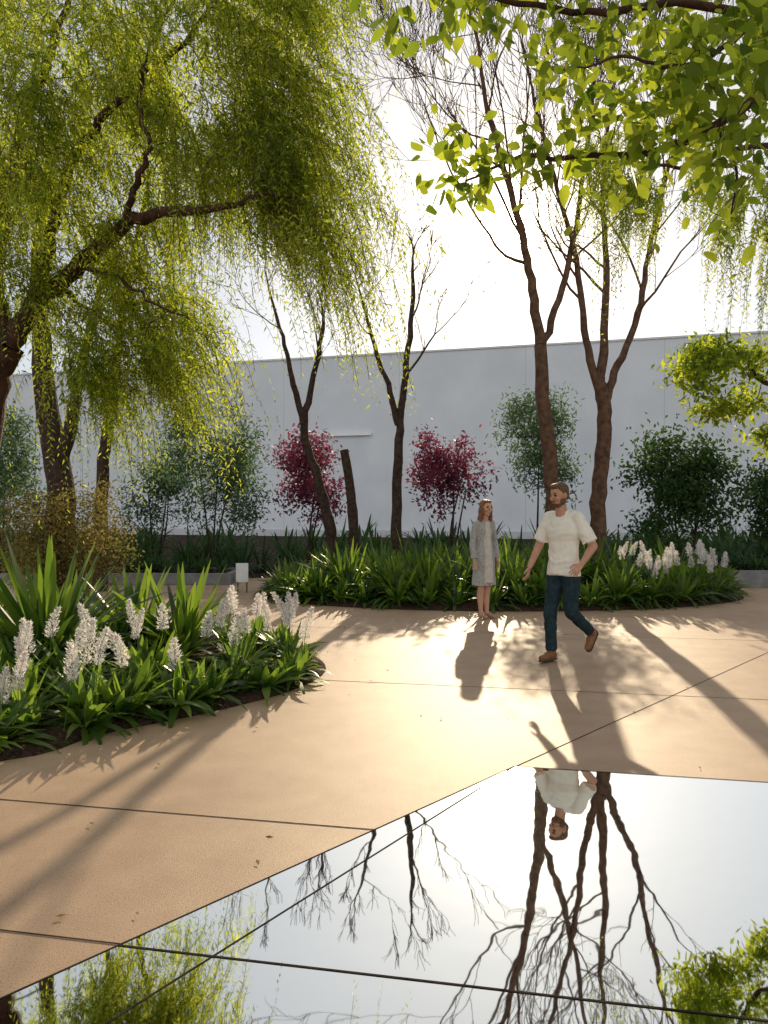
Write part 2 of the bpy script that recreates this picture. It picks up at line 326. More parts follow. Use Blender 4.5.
hubs(54,-120,310,-160,10,4.6,7.5); hubs(40,-60,300,10,110,4.8,7.2); hubs(30,-60,280,110,190,5.1,7)
hubs(26,215,310,-10,175,5.0,6.6); hubs(14,10,200,190,290,5.5,6.8); hubs(24,60,180,295,400,5.4,6.4); hubs(12,225,300,150,235,5.0,5.8)
hubs(10,-80,-10,150,330,5.5,7)
grow(mb,nd,hub,0,.003,.009,droop=.5)
sprays(mb,np.array(hub),20,.10,(.46,0,0),.32,(.45,1.3),36,.060,.27,lowz=3.0)
mb.make('weeping_pepper_tree',[M['bark_red'],M['pepper']])
# ---------------- weeping tree right
mb=MB(); nd=[]
limb(mb,nd,[(7.2,8.6,0),(7.1,8.5,1.5),(6.8,8.3,3),(6.2,8,4.6),(5.6,7.8,5.6),P(860,60,7.6)],.18,.06,0,jit=.02)
limb(mb,nd,[(6.8,8.3,3),P(900,290,7.6),P(820,255,7),P(765,240,6.6)],.07,.015,0,jit=.02)
limb(mb,nd,[(6.2,8,4.6),P(820,150,7.8),P(740,150,7.9),P(680,165,7.9),P(610,165,8)],.05,.010,0,jit=.02)
limb(mb,nd,[(6.8,8.3,2.2),P(900,420,7.4),P(800,390,6.6),P(768,382,6.3),P(740,355,6.2)],.05,.015,0,jit=.02)
hub=[]; hubs(18,590,710,140,200,7.4,8.6); hubs(16,725,830,170,260,6.2,7.4); hubs(14,700,900,20,140,7,9)
grow(mb,nd,hub,0,.003,.009,droop=.5)
sprays(mb,np.array(hub),14,.07,(0,0,0),.2,(.6,1.5),36,.065,.28)
hub=[]; hubs(18,668,768,345,380,5.9,6.8); hubs(7,690,768,385,410,5.9,6.6); hubs(10,768,860,330,430,6,7); hubs(4,752,790,420,450,6,6.5)
grow(mb,nd,hub,0,.003,.01)
leafcloud(mb,hub,110,.085,(.05,.09),.4,2,zb=-.1,flat=.6)
mb.make('weeping_pepper_tree',[M['bark_red'],M['pepper'],M['elm']])
# ---------------- elm
mb=MB(); nd=[]
limb(mb,nd,[(3.6,3.3,0),(3.55,3.3,1.5),(3.4,3.3,2.6),(3.1,3.3,3.2),(2.6,3.3,3.7)],.16,.07,0,jit=.01)
limb(mb,nd,[(3.4,3.3,2.6),P(830,70,3.4),P(768,92,3.3),P(715,128,3.2),P(650,152,3.2),P(580,158,3.1),P(520,160,3.1),P(465,182,3.1)],.030,.004,0,jit=.006)
limb(mb,nd,[(3.1,3.3,3.2),P(850,-10,3.4),P(768,15,3.4),P(680,5,3.3),P(590,15,3.2),P(500,0,3.1),P(420,-15,3.1),P(365,-5,3.1)],.028,.004,0,jit=.006)
limb(mb,nd,[P(768,15,3.4),P(720,50,3.1),P(670,70,2.9),P(620,60,2.8),P(560,75,2.8)],.014,.003,0,jit=.006)
limb(mb,nd,[P(715,128,3.2),P(735,170,3.1),P(730,215,3.0)],.009,.003,0)
hub=[]
hubs(60,560,800,-60,80,2.7,3.8); hubs(20,640,800,60,150,2.8,3.6); hubs(18,390,580,-30,20,2.8,3.3); hubs(12,540,700,50,130,2.8,3.2)
hubs(8,700,790,140,205,2.8,3.3); hubs(4,450,490,150,170,2.9,3.2); hubs(3,450,475,170,190,3,3.2); hubs(2,515,550,145,165,3,3.2); hubs(20,450,850,-200,-60,2.7,4)
hubs(5,575,660,140,170,3,3.2); hubs(1,585,600,180,215,3,3.2)
grow(mb,nd,hub,0,.0018,.005)
leafcloud(mb,hub,15,.085,(.05,.095),.58,1,zb=-.35,droop=.35,prof=LEAF)
mb.make('elm_tree',[M['bark_red'],M['elm']])
# ---------------- bare trees
def bare_tree(name,limbs,mat='bark_tan',step=4,tw=(.9,1.5),d0=3,up=.3,f0=.33):
    mb=MB(); nd=[]; tips=[]
    for pts,r0,r1 in limbs:
        pp,rr=limb(mb,nd,pts,r0,r1,0,jit=.012)
        m_=len(pp)
        if r1<.05:
            for k in range(int(m_*f0),m_,step):
                dd=nrm(pp[min(k+1,m_-1)]-pp[k-1]); c=nrm(dd+randdir(1,.0)[0]*.85)
                twig(mb,pp[k],c,rng.uniform(*tw),rr[k]*.42,d0-1 if k<m_*.6 else d0,0,up,tips)
            twig(mb,pp[-1],nrm(pp[-1]-pp[-2]),tw[0],rr[-1],d0,0,up,tips)
    return mb.make(name,[M[mat]])
d=12.8
bare_tree('bare_locust_tree',[([P(553,590,d),P(553,540,d),P(552,480,d),P(545,410,d),P(540,345,d)],.15,.11),
 ([P(540,345,d),P(532,290,d),P(523,240,d-.2),P(508,185,d-.3),P(488,115,d-.3),P(477,50,d-.3),P(462,-20,d)],.09,.014),
 ([P(541,350,d),P(558,300,d+.2),P(573,240,d+.4),P(584,170,d+.5),P(592,95,d+.6),P(604,10,d+.6)],.07,.014),
 ([P(527,265,d),P(500,252,d+.3),P(470,205,d+.5),P(440,150,d+.7),P(415,80,d+.8)],.03,.008)],step=2,tw=(1.0,1.8),d0=4)
d=13.3
bare_tree('bare_locust_tree',[([P(594,590,d),P(597,540,d),P(600,480,d),P(605,420,d),P(600,385,d)],.155,.12),
 ([P(602,400,d),P(588,350,d),P(581,300,d),P(574,250,d-.2),P(556,190,d-.4),P(538,120,d-.5),P(520,40,d-.5)],.08,.014),
 ([P(600,385,d),P(604,330,d),P(606,270,d+.2),P(602,200,d+.3),P(608,120,d+.3),P(622,30,d+.3)],.09,.014),
 ([P(604,405,d),P(618,365,d),P(638,315,d+.1),P(648,255,d+.3),P(665,180,d+.4),P(690,100,d+.5),P(705,20,d+.5)],.08,.014)],step=2,tw=(1.0,1.8),d0=4)
d=14
bare_tree('slender_tree',[([P(397,580,d),P(397,520,d),P(398,460,d),P(402,410,d),P(408,350,d),P(413,285,d)],.12,.04),
 ([P(398,425,d),P(388,385,d-.1),P(374,345,d-.2),P(362,300,d-.2)],.065,.025)],mat='bark',step=4,tw=(.5,1.0),d0=3,f0=.7)
d=15
bare_tree('slender_tree',[([P(332,580,d),P(330,530,d),P(318,480,d),P(304,430,d),P(312,385,d),P(322,335,d)],.14,.04),
 ([P(303,425,d),P(294,385,d-.1),P(285,345,d-.2),P(272,300,d-.2)],.075,.025)],mat='bark',step=5,tw=(.6,1.0),d0=3,f0=.8)
mb=MB(); limb(mb,[],[P(356,580,14.5),P(353,520,14.5),P(349,480,14.5),P(344,450,14.5)],.11,.085,0); limb(mb,[],[P(344,450,14.5),P(343.8,449.2,14.5)],.085,.001,0); mb.make('tree_stump',[M['bark']])
def leafy_tree(name,limbs,boxes,per,lm,bm='bark'):
    global hub
    mb=MB(); nd=[]
    for pts,r0,r1 in limbs: limb(mb,nd,pts,r0,r1,0,jit=.012)
    hub=[]
    for b in boxes: hubs(*b)
    grow(mb,nd,hub,0,.004,.010)
    sprays(mb,np.array(hub),per,.16,(.2,0,0),.3,(.8,1.7),22,.11,.34)
    return mb.make(name,[M[bm],M[lm]])
leafy_tree('pepper_tree',[([P(62,600,11.5),P(62,540,11.5),P(60,480,11.5),P(50,420,11.5),P(42,350,11.5),P(40,250,11.5),P(60,120,11.5)],.27,.08),([P(60,470,11.5),P(72,420,11.3),P(84,360,11.2),P(110,250,11)],.13,.04)],
 [(30,-80,230,-60,200,10,13)],11,'pepper')
leafy_tree('pepper_tree',[([P(100,590,13.5),P(101,530,13.5),P(104,460,13.5),P(112,400,13.5),P(126,300,13.5),P(150,180,13.5)],.15,.04)],[(16,60,240,40,230,12.5,15)],10,'pepper')
# ---------------- shrubs
def shrub(name,x,ybase,d,ytop,wpx,lm,per,ls,wr,nh=40,stem=3,low=.35,spread=.10,bm='bark',r=.03):
    mb=MB(); nd=[]; b=P(x,ybase,d); b[2]=0; top=P(x,ytop,d)[2]; R=wpx/F*d/2
    for i in range(stem):
        a=rng.uniform(0,6.28); tip=b+np.array([math.cos(a)*R*.35,math.sin(a)*R*.3,top*.62]); s0=b+np.array([math.cos(a)*.05,math.sin(a)*.05,0])
        limb(mb,nd,[s0,(s0+tip)/2+rng.normal(0,.05,3),tip],r,r*.45,0,ns=6)
    nd=[q for q in nd if q[0][2]>top*low*.7]
    hb=[]
    lobes=[(rng.uniform(-.55,.55),rng.uniform(-.5,.5),rng.uniform(.2,.8)) for _ in range(7)]
    while len(hb)<nh:
        l=lobes[rng.integers(7)]; v=rng.normal(0,.26,3); q=np.array([l[0]+v[0],l[1]+v[1],l[2]+v[2]*.8])
        if abs(q[0])>1 or abs(q[1])>1 or not 0<=q[2]<=1 : continue
        if (q[0]**2+q[1]**2)**.5>1.05-.55*abs(q[2]-.42)*1.5: continue
        hb.append(b+np.array([q[0]*R,q[1]*R,top*(low+(1-low)*q[2])]))
    grow(mb,nd,hb,0,.004,.012,ns=4)
    leafcloud(mb,hb,per,spread,ls,wr,1,zb=0)
    return mb.make(name,[M[bm],M[lm]])
shrub('purple_leaf_plum',305,560,17,436,104,'purple',70,(.07,.12),.55,nh=62,low=.36,spread=.15)
shrub('purple_leaf_plum',450,560,17,438,104,'purple',64,(.07,.12),.55,nh=58,low=.40,spread=.14)
shrub('olive_tree',212,560,17.5,408,125,'airy',90,(.09,.15),.3,nh=95,low=.28,spread=.19)
shrub('olive_tree',535,560,16.5,394,110,'airy',80,(.09,.14),.3,nh=75,low=.38,spread=.17)
shrub('privet_shrub',690,570,16.5,430,135,'dkgreen',100,(.08,.13),.55,nh=85,low=.22,spread=.18)
shrub('privet_shrub',5,570,15.5,418,100,'airy',80,(.08,.13),.35,nh=70,low=.25,spread=.17)
shrub('barberry_shrub',62,575,11.0,490,165,'ochre',120,(.035,.06),.55,nh=120,stem=7,low=.12,spread=.13,r=.015)
shrub('privet_shrub',155,570,19,450,75,'airy',70,(.09,.14),.35,nh=50,low=.3,spread=.18)
shrub('privet_shrub',790,570,17,465,95,'dkgreen',90,(.08,.13),.5,nh=60,low=.2,spread=.18)
# ---------------- strap plants
def clump(mb,c,h,nb,W,m=0,arch=(.5,1.1),prof=STRAP,open_=.75):
    a=rng.uniform(0,6.283,nb); til=rng.uniform(.12,open_,nb)**.8
    d=np.column_stack([np.cos(a)*np.sin(til*1.3),np.sin(a)*np.sin(til*1.3),np.cos(til*1.3)])
    L=h*rng.uniform(.7,1.25,nb)*(1+til*.25)
    p=np.asarray(c)+np.column_stack([np.cos(a)*.03,np.sin(a)*.03,np.zeros(nb)])
    ribbons(mb,p,d,L,W*rng.uniform(.8,1.2,nb),rng.uniform(arch[0],arch[1],nb)*til,prof,m,roll=.25)
def spike(mb,base,h,sl,rw,ms,mp,lean=.12):
    d=nrm(np.array([rng.normal(0,lean),rng.normal(0,lean),1])); cd=np.array([rng.normal(0,1),rng.normal(0,1),0])*.14*sl/.25
    def C(t): return base+d*(h-sl*(1-t)) + cd*np.maximum(t,0)**2*sl
    tube(mb,[base,base+d*(h-sl)*.6,C(0),C(.5),C(1)],[.005,.004,.003,.002,.001],ms,4)
    n=int(620*sl/.26); t=rng.uniform(0,1,n)**.95; a=rng.uniform(0,6.28,n)
    lump=1+.15*np.sin(t*26+a*2); rr=rw*np.sin(np.clip(.16+t*.84,0,1)*math.pi)**.8*rng.uniform(.15,1.25,n)*lump*(1-.35*t)
    p=np.array([C(q) for q in t])+np.column_stack([np.cos(a)*rr,np.sin(a)*rr,rng.normal(0,.004,n)])
    dd=np.column_stack([np.cos(a),np.sin(a),rng.uniform(.2,1.9,n)])
    LL=rng.uniform(.012,.032,n); ribbons(mb,p,dd,LL,LL*.32,0,DIA,mp,roll=1)
mb=MB()
k=0
while k<115:
    x=rng.uniform(-2.2,6.2); y=rng.uniform(11.0,15.4); e=((x-2)/4.05)**2+((y-13.2)/2.1)**2
    if e>1: continue
    ht=.50+.42*min(1,(1-e)*1.6)
    clump(mb,(x,y,.05),rng.uniform(.72,1.22)*ht,60,.064,0,arch=(.5,1.2),open_=.85); k+=1
for a in np.linspace(0,6.283,50):
    clump(mb,(2+4.0*math.cos(a)*rng.uniform(.94,1.01),13.2+2.08*math.sin(a)*rng.uniform(.94,1.01),.03),rng.uniform(.36,.62),48,.058,0,arch=(.5,1.2),open_=.9)
mb.make('agapanthus_plants',[M['strap']])
mb=MB()
for i in range(28):
    b=P(rng.uniform(622,716),600,rng.uniform(11.3,12.4)); b[2]=.1
    spike(mb,b,rng.uniform(.58,.92),rng.uniform(.18,.28),.045,0,1)
mb.make('flower_spikes',[M['strap'],M['petal']])
sh=[(-4+(x+4)*.93,6.9+(y-6.9)*.90) for x,y in LB]
mb=MB(); k=0
while k<160:
    x=rng.uniform(-8,-.6); y=rng.uniform(4.2,9.4)
    if not inside(x,y,sh): continue
    clump(mb,(x,y,.05),rng.uniform(.34,.50),36,.066,0,arch=(.4,.9),prof=LEAF if rng.random()<.6 else STRAP,open_=.9); k+=1
for i in range(len(sh)):
    a=np.array(sh[i]);b=np.array(sh[(i+1)%len(sh)])
    for t in np.arange(0,1,.26/np.linalg.norm(b-a)):
        q=a+(b-a)*t+rng.normal(0,.06,2); clump(mb,(q[0],q[1],.03),rng.uniform(.24,.42),32,.062,0,arch=(.4,.9),prof=LEAF,open_=.95)
mb.make('broadleaf_plants',[M['hosta']])
for (x,y,h,nb) in [(-3.15,6.9,1.15,120),(-2.05,7.5,.88,80),(-4.3,7.3,1.05,80),(-2.7,8.0,.85,60),(-3.6,8.4,.9,60)]:
    mb=MB(); clump(mb,(x,y,.06),h,nb,.075,0,arch=(.25,.7),open_=.8); mb.make('flax_plant',[M['strap']])
mb=MB()
for (x,y,dd) in [(8,638,5.2),(38,630,5.6),(50,618,5.9),(20,664,5.0),(72,624,5.7),(82,636,5.3),(68,658,4.9),(106,616,5.9),(134,636,6),(128,618,6.3),(153,602,6.6),(158,618,6.4),(214,602,6.8),(222,614,6.6),(228,600,7),(232,618,6.4),(256,598,7.2),(262,608,6.9),(274,602,7),(283,612,6.7),(294,602,7.2),(298,616,6.8),(180,656,5.7),(6,686,4.9),(248,618,6.5),(243,604,6.9),(94,642,5.2),(30,648,5.3),(205,625,6.3),(118,648,5.5)]:
    q=P(x+rng.uniform(-6,6),y+rng.uniform(-6,6),dd); h=q[2]-.05+rng.uniform(0,.05); q[2]=.05; spike(mb,q,max(h,.3)+.07,rng.uniform(.20,.32),rng.uniform(.034,.048),0,1,.15)
mb.make('flower_spikes',[M['hosta'],M['petal']])
mb=MB()
for i in range(150):
    x=rng.uniform(-13,13); y=rng.uniform(16.8,19.5) if x<3 else rng.uniform(16.9,20)
    clump(mb,(x,y,.0),rng.uniform(.6,1.2),46,.05,0,arch=(.5,1.2),open_=.95)
for i in range(130):
    x=rng.uniform(-24,24); y=rng.uniform(20,30); clump(mb,(x,y,0),rng.uniform(.9,1.3),30,.10,0,arch=(.5,1.2),open_=.95)
mb.make('fern_plants',[M['fern']])
M['conc']=mat_basic('grey_concrete',(.16,.16,.165),(.24,.24,.24),scale=6,rough=.85,bump=.3,bscale=50)
def box(name,c,s,mat,rot=0,parent=None,bev=.01):
    me=bpy.data.meshes.new(name); bm=bmesh.new(); bmesh.ops.create_cube(bm,size=1)
    for v in bm.verts: v.co=Vector((v.co.x*s[0],v.co.y*s[1],v.co.z*s[2]))
    bmesh.ops.bevel(bm,geom=bm.edges,offset=bev,segments=2,affect='EDGES'); bm.to_mesh(me); bm.free(); me.materials.append(mat)
    o=bpy.data.objects.new(name,me); o.location=c; o.rotation_euler=(0,0,rot); sc.collection.objects.link(o)
    if parent: o.parent=parent
    return o
def planter(x0,x1,y,hgt):
    e=bpy.data.objects.new('concrete_planter',None); sc.collection.objects.link(e); cx=(x0+x1)/2
    box('front_wall',(cx,y,hgt/2),(x1-x0,.14,hgt),M['conc'],parent=e); box('back_wall',(cx,y+1.3,hgt/2),(x1-x0,.14,hgt),M['conc'],parent=e)
    box('end_wall',(x0+.07,y+.65,hgt/2),(.14,1.155,hgt),M['conc'],parent=e); box('end_wall',(x1-.07,y+.65,hgt/2),(.14,1.155,hgt),M['conc'],parent=e)
    box('soil',(cx,y+.65,hgt/2-.03),(x1-x0-.29,1.15,hgt),M['soil'],parent=e)
    mb=MB()
    for i in range(int((x1-x0)*5)): clump(mb,(rng.uniform(x0+.25,x1-.25),y+rng.uniform(.25,1.05),hgt-.03),rng.uniform(.3,.5),40,.035,0)
    mb.make('plants',[M['fern']],parent=e)
planter(6.2,13,14.1,.32); planter(-9,-3.0,14.6,.22)
e=bpy.data.objects.new('garden_sign',None); sc.collection.objects.link(e); sp=P(242,570,13.2)
M['signw']=mat_basic('white_sign_paint',(.72,.73,.74),(.8,.8,.8),rough=.5,bump=0)
M['blk']=mat_basic('black_metal',(.02,.02,.02),(.035,.035,.035),rough=.5,bump=0)
box('board',(sp[0],sp[1],.36),(.22,.02,.34),M['signw'],parent=e,bev=.004)
for s in (-.08,.08): box('leg',(sp[0]+s,sp[1]+.025,.19),(.02,.02,.38),M['blk'],parent=e,bev=.003)
# ---------------- people
def tcap(a,b,ra,rb,n=18,sq=None,flat=False):
    a=np.array(a,float);b=np.array(b,float);t=nrm(b-a); ref=Z if abs(t[2])<.8 else np.array([1.,0,0]); s=nrm(np.cross(t,ref));u=np.cross(t,s)
    C=[];R=[]; e=.06 if flat else 1
    for q in np.linspace(-math.pi/2,0,5): C.append(a+t*math.sin(q)*ra);R.append(max(ra*math.cos(q),1e-4))
    for q in np.linspace(0,math.pi/2,5): C.append(b+t*math.sin(q)*rb*e);R.append(max(rb*math.cos(q),1e-4) if not flat else (rb if q<1.5 else 1e-4))
    an=np.linspace(0,2*math.pi,n,endpoint=False); V=[]
    for c,r in zip(C,R): V.append(c+r*(np.cos(an)[:,None]*s+np.sin(an)[:,None]*u))
    V=np.concatenate(V)
    if sq is not None:
        ax,k=sq; ax=np.array(ax); V=V-np.outer((V-a)@ax,ax)*(1-k)
    m=len(C); f=[[i*n+j,i*n+(j+1)%n,(i+1)*n+(j+1)%n,(i+1)*n+j] for i in range(m-1) for j in range(n)]
    f.append(list(range(n))[::-1]); f.append([(m-1)*n+j for j in range(n)])
    return V,f
def sdcap(p,a,b,ra,rb,sq=None,flat=False):
    a=np.array(a,float);b=np.array(b,float)
    if sq is not None:
        ax,k=sq; ax=np.array(ax); p=p+np.outer((p-a)@ax,ax)*(1/k-1)
    ab=b-a;h0=((p-a)@ab)/(ab@ab);h=np.clip(h0,0,1); d=np.linalg.norm(p-a-h[:,None]*ab,axis=1)-(ra+(rb-ra)*h)
    d=d*(sq[1] if sq is not None else 1)
    if flat: d=np.maximum(d,(h0-1)*np.linalg.norm(ab)-rb*.07)
    return d
class Body:
    def __init__(s): s.p=[]
    def cap(s,m,a,b,ra,rb,sq=None,bias=0,flat=False): s.p.append(('c',m,a,b,ra,rb,sq,bias,flat))
    def ell(s,m,c,r,rot=0,tilt=0,bias=0): s.p.append(('e',m,c,r,Matrix.Rotation(rot,3,'Z')@Matrix.Rotation(tilt,3,'Y'),bias))
    def build(s,name,mats,loc,yaw,vox=.006,wr=None,over=None):
        V=[];Fc=[];n=0
        for q in s.p:
            if q[0]=='c': v,f=tcap(q[2],q[3],q[4],q[5],sq=q[6],flat=q[8])
            else:
                bm=bmesh.new(); bmesh.ops.create_icosphere(bm,subdivisions=3,radius=1); R=np.array(q[4])
                v=np.array([x.co[:] for x in bm.verts])*np.array(q[3]); v=v@R.T+np.array(q[2]); f=[[x.index for x in ff.verts] for ff in bm.faces]; bm.free()
            V.append(v); Fc+= [[i+n for i in ff] for ff in f]; n+=len(v)
        me=bpy.data.meshes.new('tmp'); me.from_pydata(np.concatenate(V).tolist(),[],Fc); ob=bpy.data.objects.new('tmp',me); sc.collection.objects.link(ob)
        r=ob.modifiers.new('r','REMESH'); r.mode='VOXEL'; r.voxel_size=vox; r.adaptivity=0
        sm=ob.modifiers.new('s','SMOOTH'); sm.iterations=2; sm.factor=.5
        dg=bpy.context.evaluated_depsgraph_get(); dg.update(); me2=bpy.data.meshes.new_from_object(ob.evaluated_get(dg)); bpy.data.objects.remove(ob)
        nv=len(me2.vertices); co_=np.zeros(nv*3,np.float32); me2.vertices.foreach_get('co',co_); co_=co_.reshape(-1,3).astype(float)
        nf=len(me2.polygons); fc=np.zeros(nf*3,np.float32); me2.polygons.foreach_get('center',fc); fc=fc.reshape(-1,3).astype(float)
        def pick(p):
            best=np.full(len(p),1e9); idx=np.zeros(len(p),int)
            for q in s.p:
                if q[0]=='c': d=sdcap(p,q[2],q[3],q[4],q[5],q[6],q[8])-q[7]
                else:
                    R=np.array(q[4]); l=(p-np.array(q[2]))@R; rr=np.array(q[3]); k0=np.linalg.norm(l/rr,axis=1); k1=np.linalg.norm(l/rr**2,axis=1); d=k0*(k0-1)/np.maximum(k1,1e-6)-q[5]
                w_=d<best; best[w_]=d[w_]; idx[w_]=q[1]
            return idx
        mi=pick(fc)
        if over: mi=over(fc,mi)
        if wr:
            nn_=np.zeros(nv*3,np.float32); me2.vertices.foreach_get('normal',nn_); nn_=nn_.reshape(-1,3); vi=pick(co_)
            for mm,amp,fr in wr:
                w_=vi==mm; p=co_[w_]; ph=p[:,2]*fr+np.sin(p[:,0]*21+p[:,1]*17)*1.6+np.sin(p[:,2]*19+p[:,1]*9)*1.3
                co_[w_]+=nn_[w_]*(amp*(np.sin(ph)+.6*np.sin(ph*2.3+p[:,0]*30)))[:,None]
            me2.vertices.foreach_set('co',co_.astype(np.float32).ravel())
        for m in mats: me2.materials.append(m)
        me2.polygons.foreach_set('material_index',mi.astype(np.int32)); me2.polygons.foreach_set('use_smooth',np.full(nf,True)); me2.update()
        o=bpy.data.objects.new(name,me2); sc.collection.objects.link(o); o.location=loc; o.rotation_euler=(0,0,yaw); return o
def head(B,c,yaw,pitch,hair,SK,HR,DK,LP,beard=None,female=False):
    cy,sy=math.cos(yaw),math.sin(yaw); cp,sp_=math.cos(pitch),math.sin(pitch)
    def T(x,y,z):
        x2=x*cp+z*sp_; z2=-x*sp_+z*cp
        return (c[0]+x2*cy-y*sy,c[1]+x2*sy+y*cy,c[2]+z2)
    def E(m,p,r,bias=0): B.p.append(('e',m,T(*p),r,Matrix.Rotation(yaw,3,'Z')@Matrix.Rotation(pitch,3,'Y'),bias))
    s=.94 if female else 1
    E(SK,(0,0,.02),(.094*s,.074*s,.095*s)); E(SK,(.022,0,-.045),(.066*s,.056*s,.068*s)); E(SK,(.045,0,-.085),(.032,.034,.025))
    B.cap(SK,T(.088,0,.018),T(.108,0,-.022),.008,.0115)
    for q in (-1,1):
        E(SK,(.0,q*.077*s,.0),(.018,.012,.03)); E(DK,(.082*s,q*.031,.016),(.011,.0125,.0055),.003); E(HR,(.086*s,q*.032,.037),(.008,.018,.004),.002); E(SK,(.06,q*.04,-.018),(.03,.022,.025))
    E(LP,(.084*s,0,-.057),(.010,.019,.0055),.002)
    if beard:
        E(beard,(.045,0,-.080),(.041,.048,.034),.001); E(beard,(.083,0,-.042),(.010,.022,.004),.001)
        for q in (-1,1): E(beard,(.015,q*.052,-.052),(.036,.017,.038),.001)
    return E,T
def hand(B,SK,w,d,side,curl=.35,sc_=1.0):
    w=np.array(w,float); d=nrm(np.array(d,float)); side=nrm(np.array(side,float)-d*np.dot(side,d)); pn=np.cross(d,side)
    B.cap(SK,w+d*.012*sc_,w+d*.08*sc_,.029*sc_,.036*sc_,sq=(pn,.42))
    for i,(o,l) in enumerate([(.031,.070),(.0105,.078),(-.0105,.072),(-.031,.056)]):
        a=w+d*.085*sc_+side*o*sc_; k1=nrm(d+side*o*4+pn*curl*.6); b=a+k1*l*.45*sc_; k2=nrm(k1+pn*curl*1.2); c_=b+k2*l*.32*sc_; k3=nrm(k2+pn*curl*1.2); e_=c_+k3*l*.24*sc_
        B.cap(SK,a,b,.0088*sc_,.0082*sc_);B.cap(SK,b,c_,.0082*sc_,.0077*sc_);B.cap(SK,c_,e_,.0077*sc_,.007*sc_)
    a=w+d*.028*sc_+side*.026*sc_; b=a+nrm(side*.8+d*.7+pn*.3)*.036*sc_; c_=b+nrm(side*.25+d+pn*.4)*.028*sc_; e_=c_+nrm(d+pn*.5)*.020*sc_
    B.cap(SK,a,b,.0125*sc_,.0105*sc_);B.cap(SK,b,c_,.0103*sc_,.0092*sc_);B.cap(SK,c_,e_,.0092*sc_,.0078*sc_)
PM=dict(skin=mat_basic('skin',(.42,.22,.14),(.50,.27,.18),scale=30,rough=.5,bump=.05,spec=.4),
 shirt=mat_basic('cream_cotton',(.74,.70,.62),(.80,.76,.68),scale=20,rough=.9,bump=.3,bscale=300,dist=.002,spec=.1),
 jeans=mat_basic('dark_denim',(.012,.026,.032),(.024,.045,.055),scale=25,rough=.9,bump=.3,bscale=250,dist=.002,spec=.15),
 boot=mat_basic('brown_leather',(.16,.065,.025),(.24,.10,.04),scale=20,rough=.5,bump=.2,bscale=100),
 hair=mat_basic('brown_hair',(.07,.034,.015),(.16,.085,.038),scale=60,rough=.6,bump=.8,bscale=160,dist=.006),
 dark=mat_basic('eye_dark',(.02,.014,.012),(.03,.02,.016),rough=.3,bump=0),
 lip=mat_basic('lip',(.30,.11,.09),(.34,.13,.1),rough=.5,bump=0),
 sole=mat_basic('sole',(.03,.022,.018),(.05,.04,.03),rough=.8,bump=0))
SK,SH,JE,BO,HR,DK,LP,SO=range(8); X=(1,0,0)
B=Body()
B.cap(SK,(.035,0,1.44),(.062,0,1.55),.060,.056)
B.cap(SH,(.0,-.125,1.432),(.0,.125,1.432),.064,.064); B.ell(SH,(.020,0,1.30),(.116,.182,.18)); B.cap(SH,(.005,0,1.27),(.0,0,1.02),.164,.164,sq=(X,.68)); B.cap(SH,(0,0,1.03),(0,0,.875),.162,.180,sq=(X,.72),flat=True,bias=.008)
B.cap(SH,(.015,0,1.455),(.03,0,1.497),.088,.068,sq=(X,.9),flat=True)
B.cap(SH,(.005,-.165,1.425),(.03,-.250,1.20),.064,.076,flat=True,bias=.012); B.cap(SH,(.005,.165,1.425),(-.04,.262,1.20),.064,.076,flat=True,bias=.012)
B.cap(SK,(.025,-.215,1.30),(.04,-.262,1.15),.047,.042); B.cap(SK,(.04,-.262,1.15),(.21,-.262,.935),.043,.027)
B.cap(SK,(-.03,.225,1.30),(-.07,.285,1.15),.047,.042); B.cap(SK,(-.07,.285,1.15),(.13,.275,.985),.043,.027)
hand(B,SK,(.21,-.262,.935),(.35,.0,-.95),(.85,.35,.2),.45); hand(B,SK,(.13,.275,.985),(.75,-.15,-.55),(.3,-.75,.5),.5)
B.ell(JE,(-.01,0,.90),(.106,.152,.09))
B.cap(JE,(0,-.084,.87),(.115,-.085,.50),.094,.066); B.cap(JE,(.115,-.085,.50),(.10,-.08,.115),.066,.054,flat=True)
B.cap(JE,(-.0,.084,.87),(.03,.10,.50),.094,.066); B.cap(JE,(.03,.10,.50),(-.31,.105,.275),.066,.054,flat=True)
def shoe(an,d,up):
    an=np.array(an,float);d=nrm(np.array(d,float));up=nrm(np.array(up,float)-d*np.dot(up,d))
    B.cap(BO,an+up*.05,an-up*.03,.046,.046); B.cap(BO,an-up*.045-d*.03,an-up*.045+d*.06,.042,.045,sq=(up,.9)); B.cap(BO,an-up*.050+d*.05,an-up*.055+d*.145,.045,.038,sq=(up,.72))
    B.cap(SO,an-up*.086-d*.035,an-up*.086+d*.148,.043,.040,sq=(up,.22),bias=.001)
shoe((.10,-.08,.10),(1,-.08,0),(0,0,1)); shoe((-.335,.105,.255),(.62,0,-.78),(.78,0,.62))
E,T=head(B,(.085,0,1.650),-.22,.20,None,SK,HR,DK,LP,beard=HR)
E(HR,(-.022,0,.052),(.092,.083,.080)); E(HR,(.028,0,.098),(.060,.062,.032)); E(HR,(-.055,0,.0),(.05,.066,.07))
for q in (-1,1): E(HR,(-.008,q*.070,.035),(.032,.010,.038))
def ov(fc,mi):
    tor=(np.abs(fc[:,1])<.20)&(fc[:,2]>.868)&(fc[:,2]<1.2)&(mi==JE); mi[tor]=SH
    return mi
mp=G(556,661)
man=B.build('man',[PM[k] for k in ('skin','shirt','jeans','boot','hair','dark','lip','sole')],(mp[0]+.08,mp[1],.004),math.atan2(-.70,-.71),wr=[(SH,.0035,26),(JE,.003,40)],over=ov)
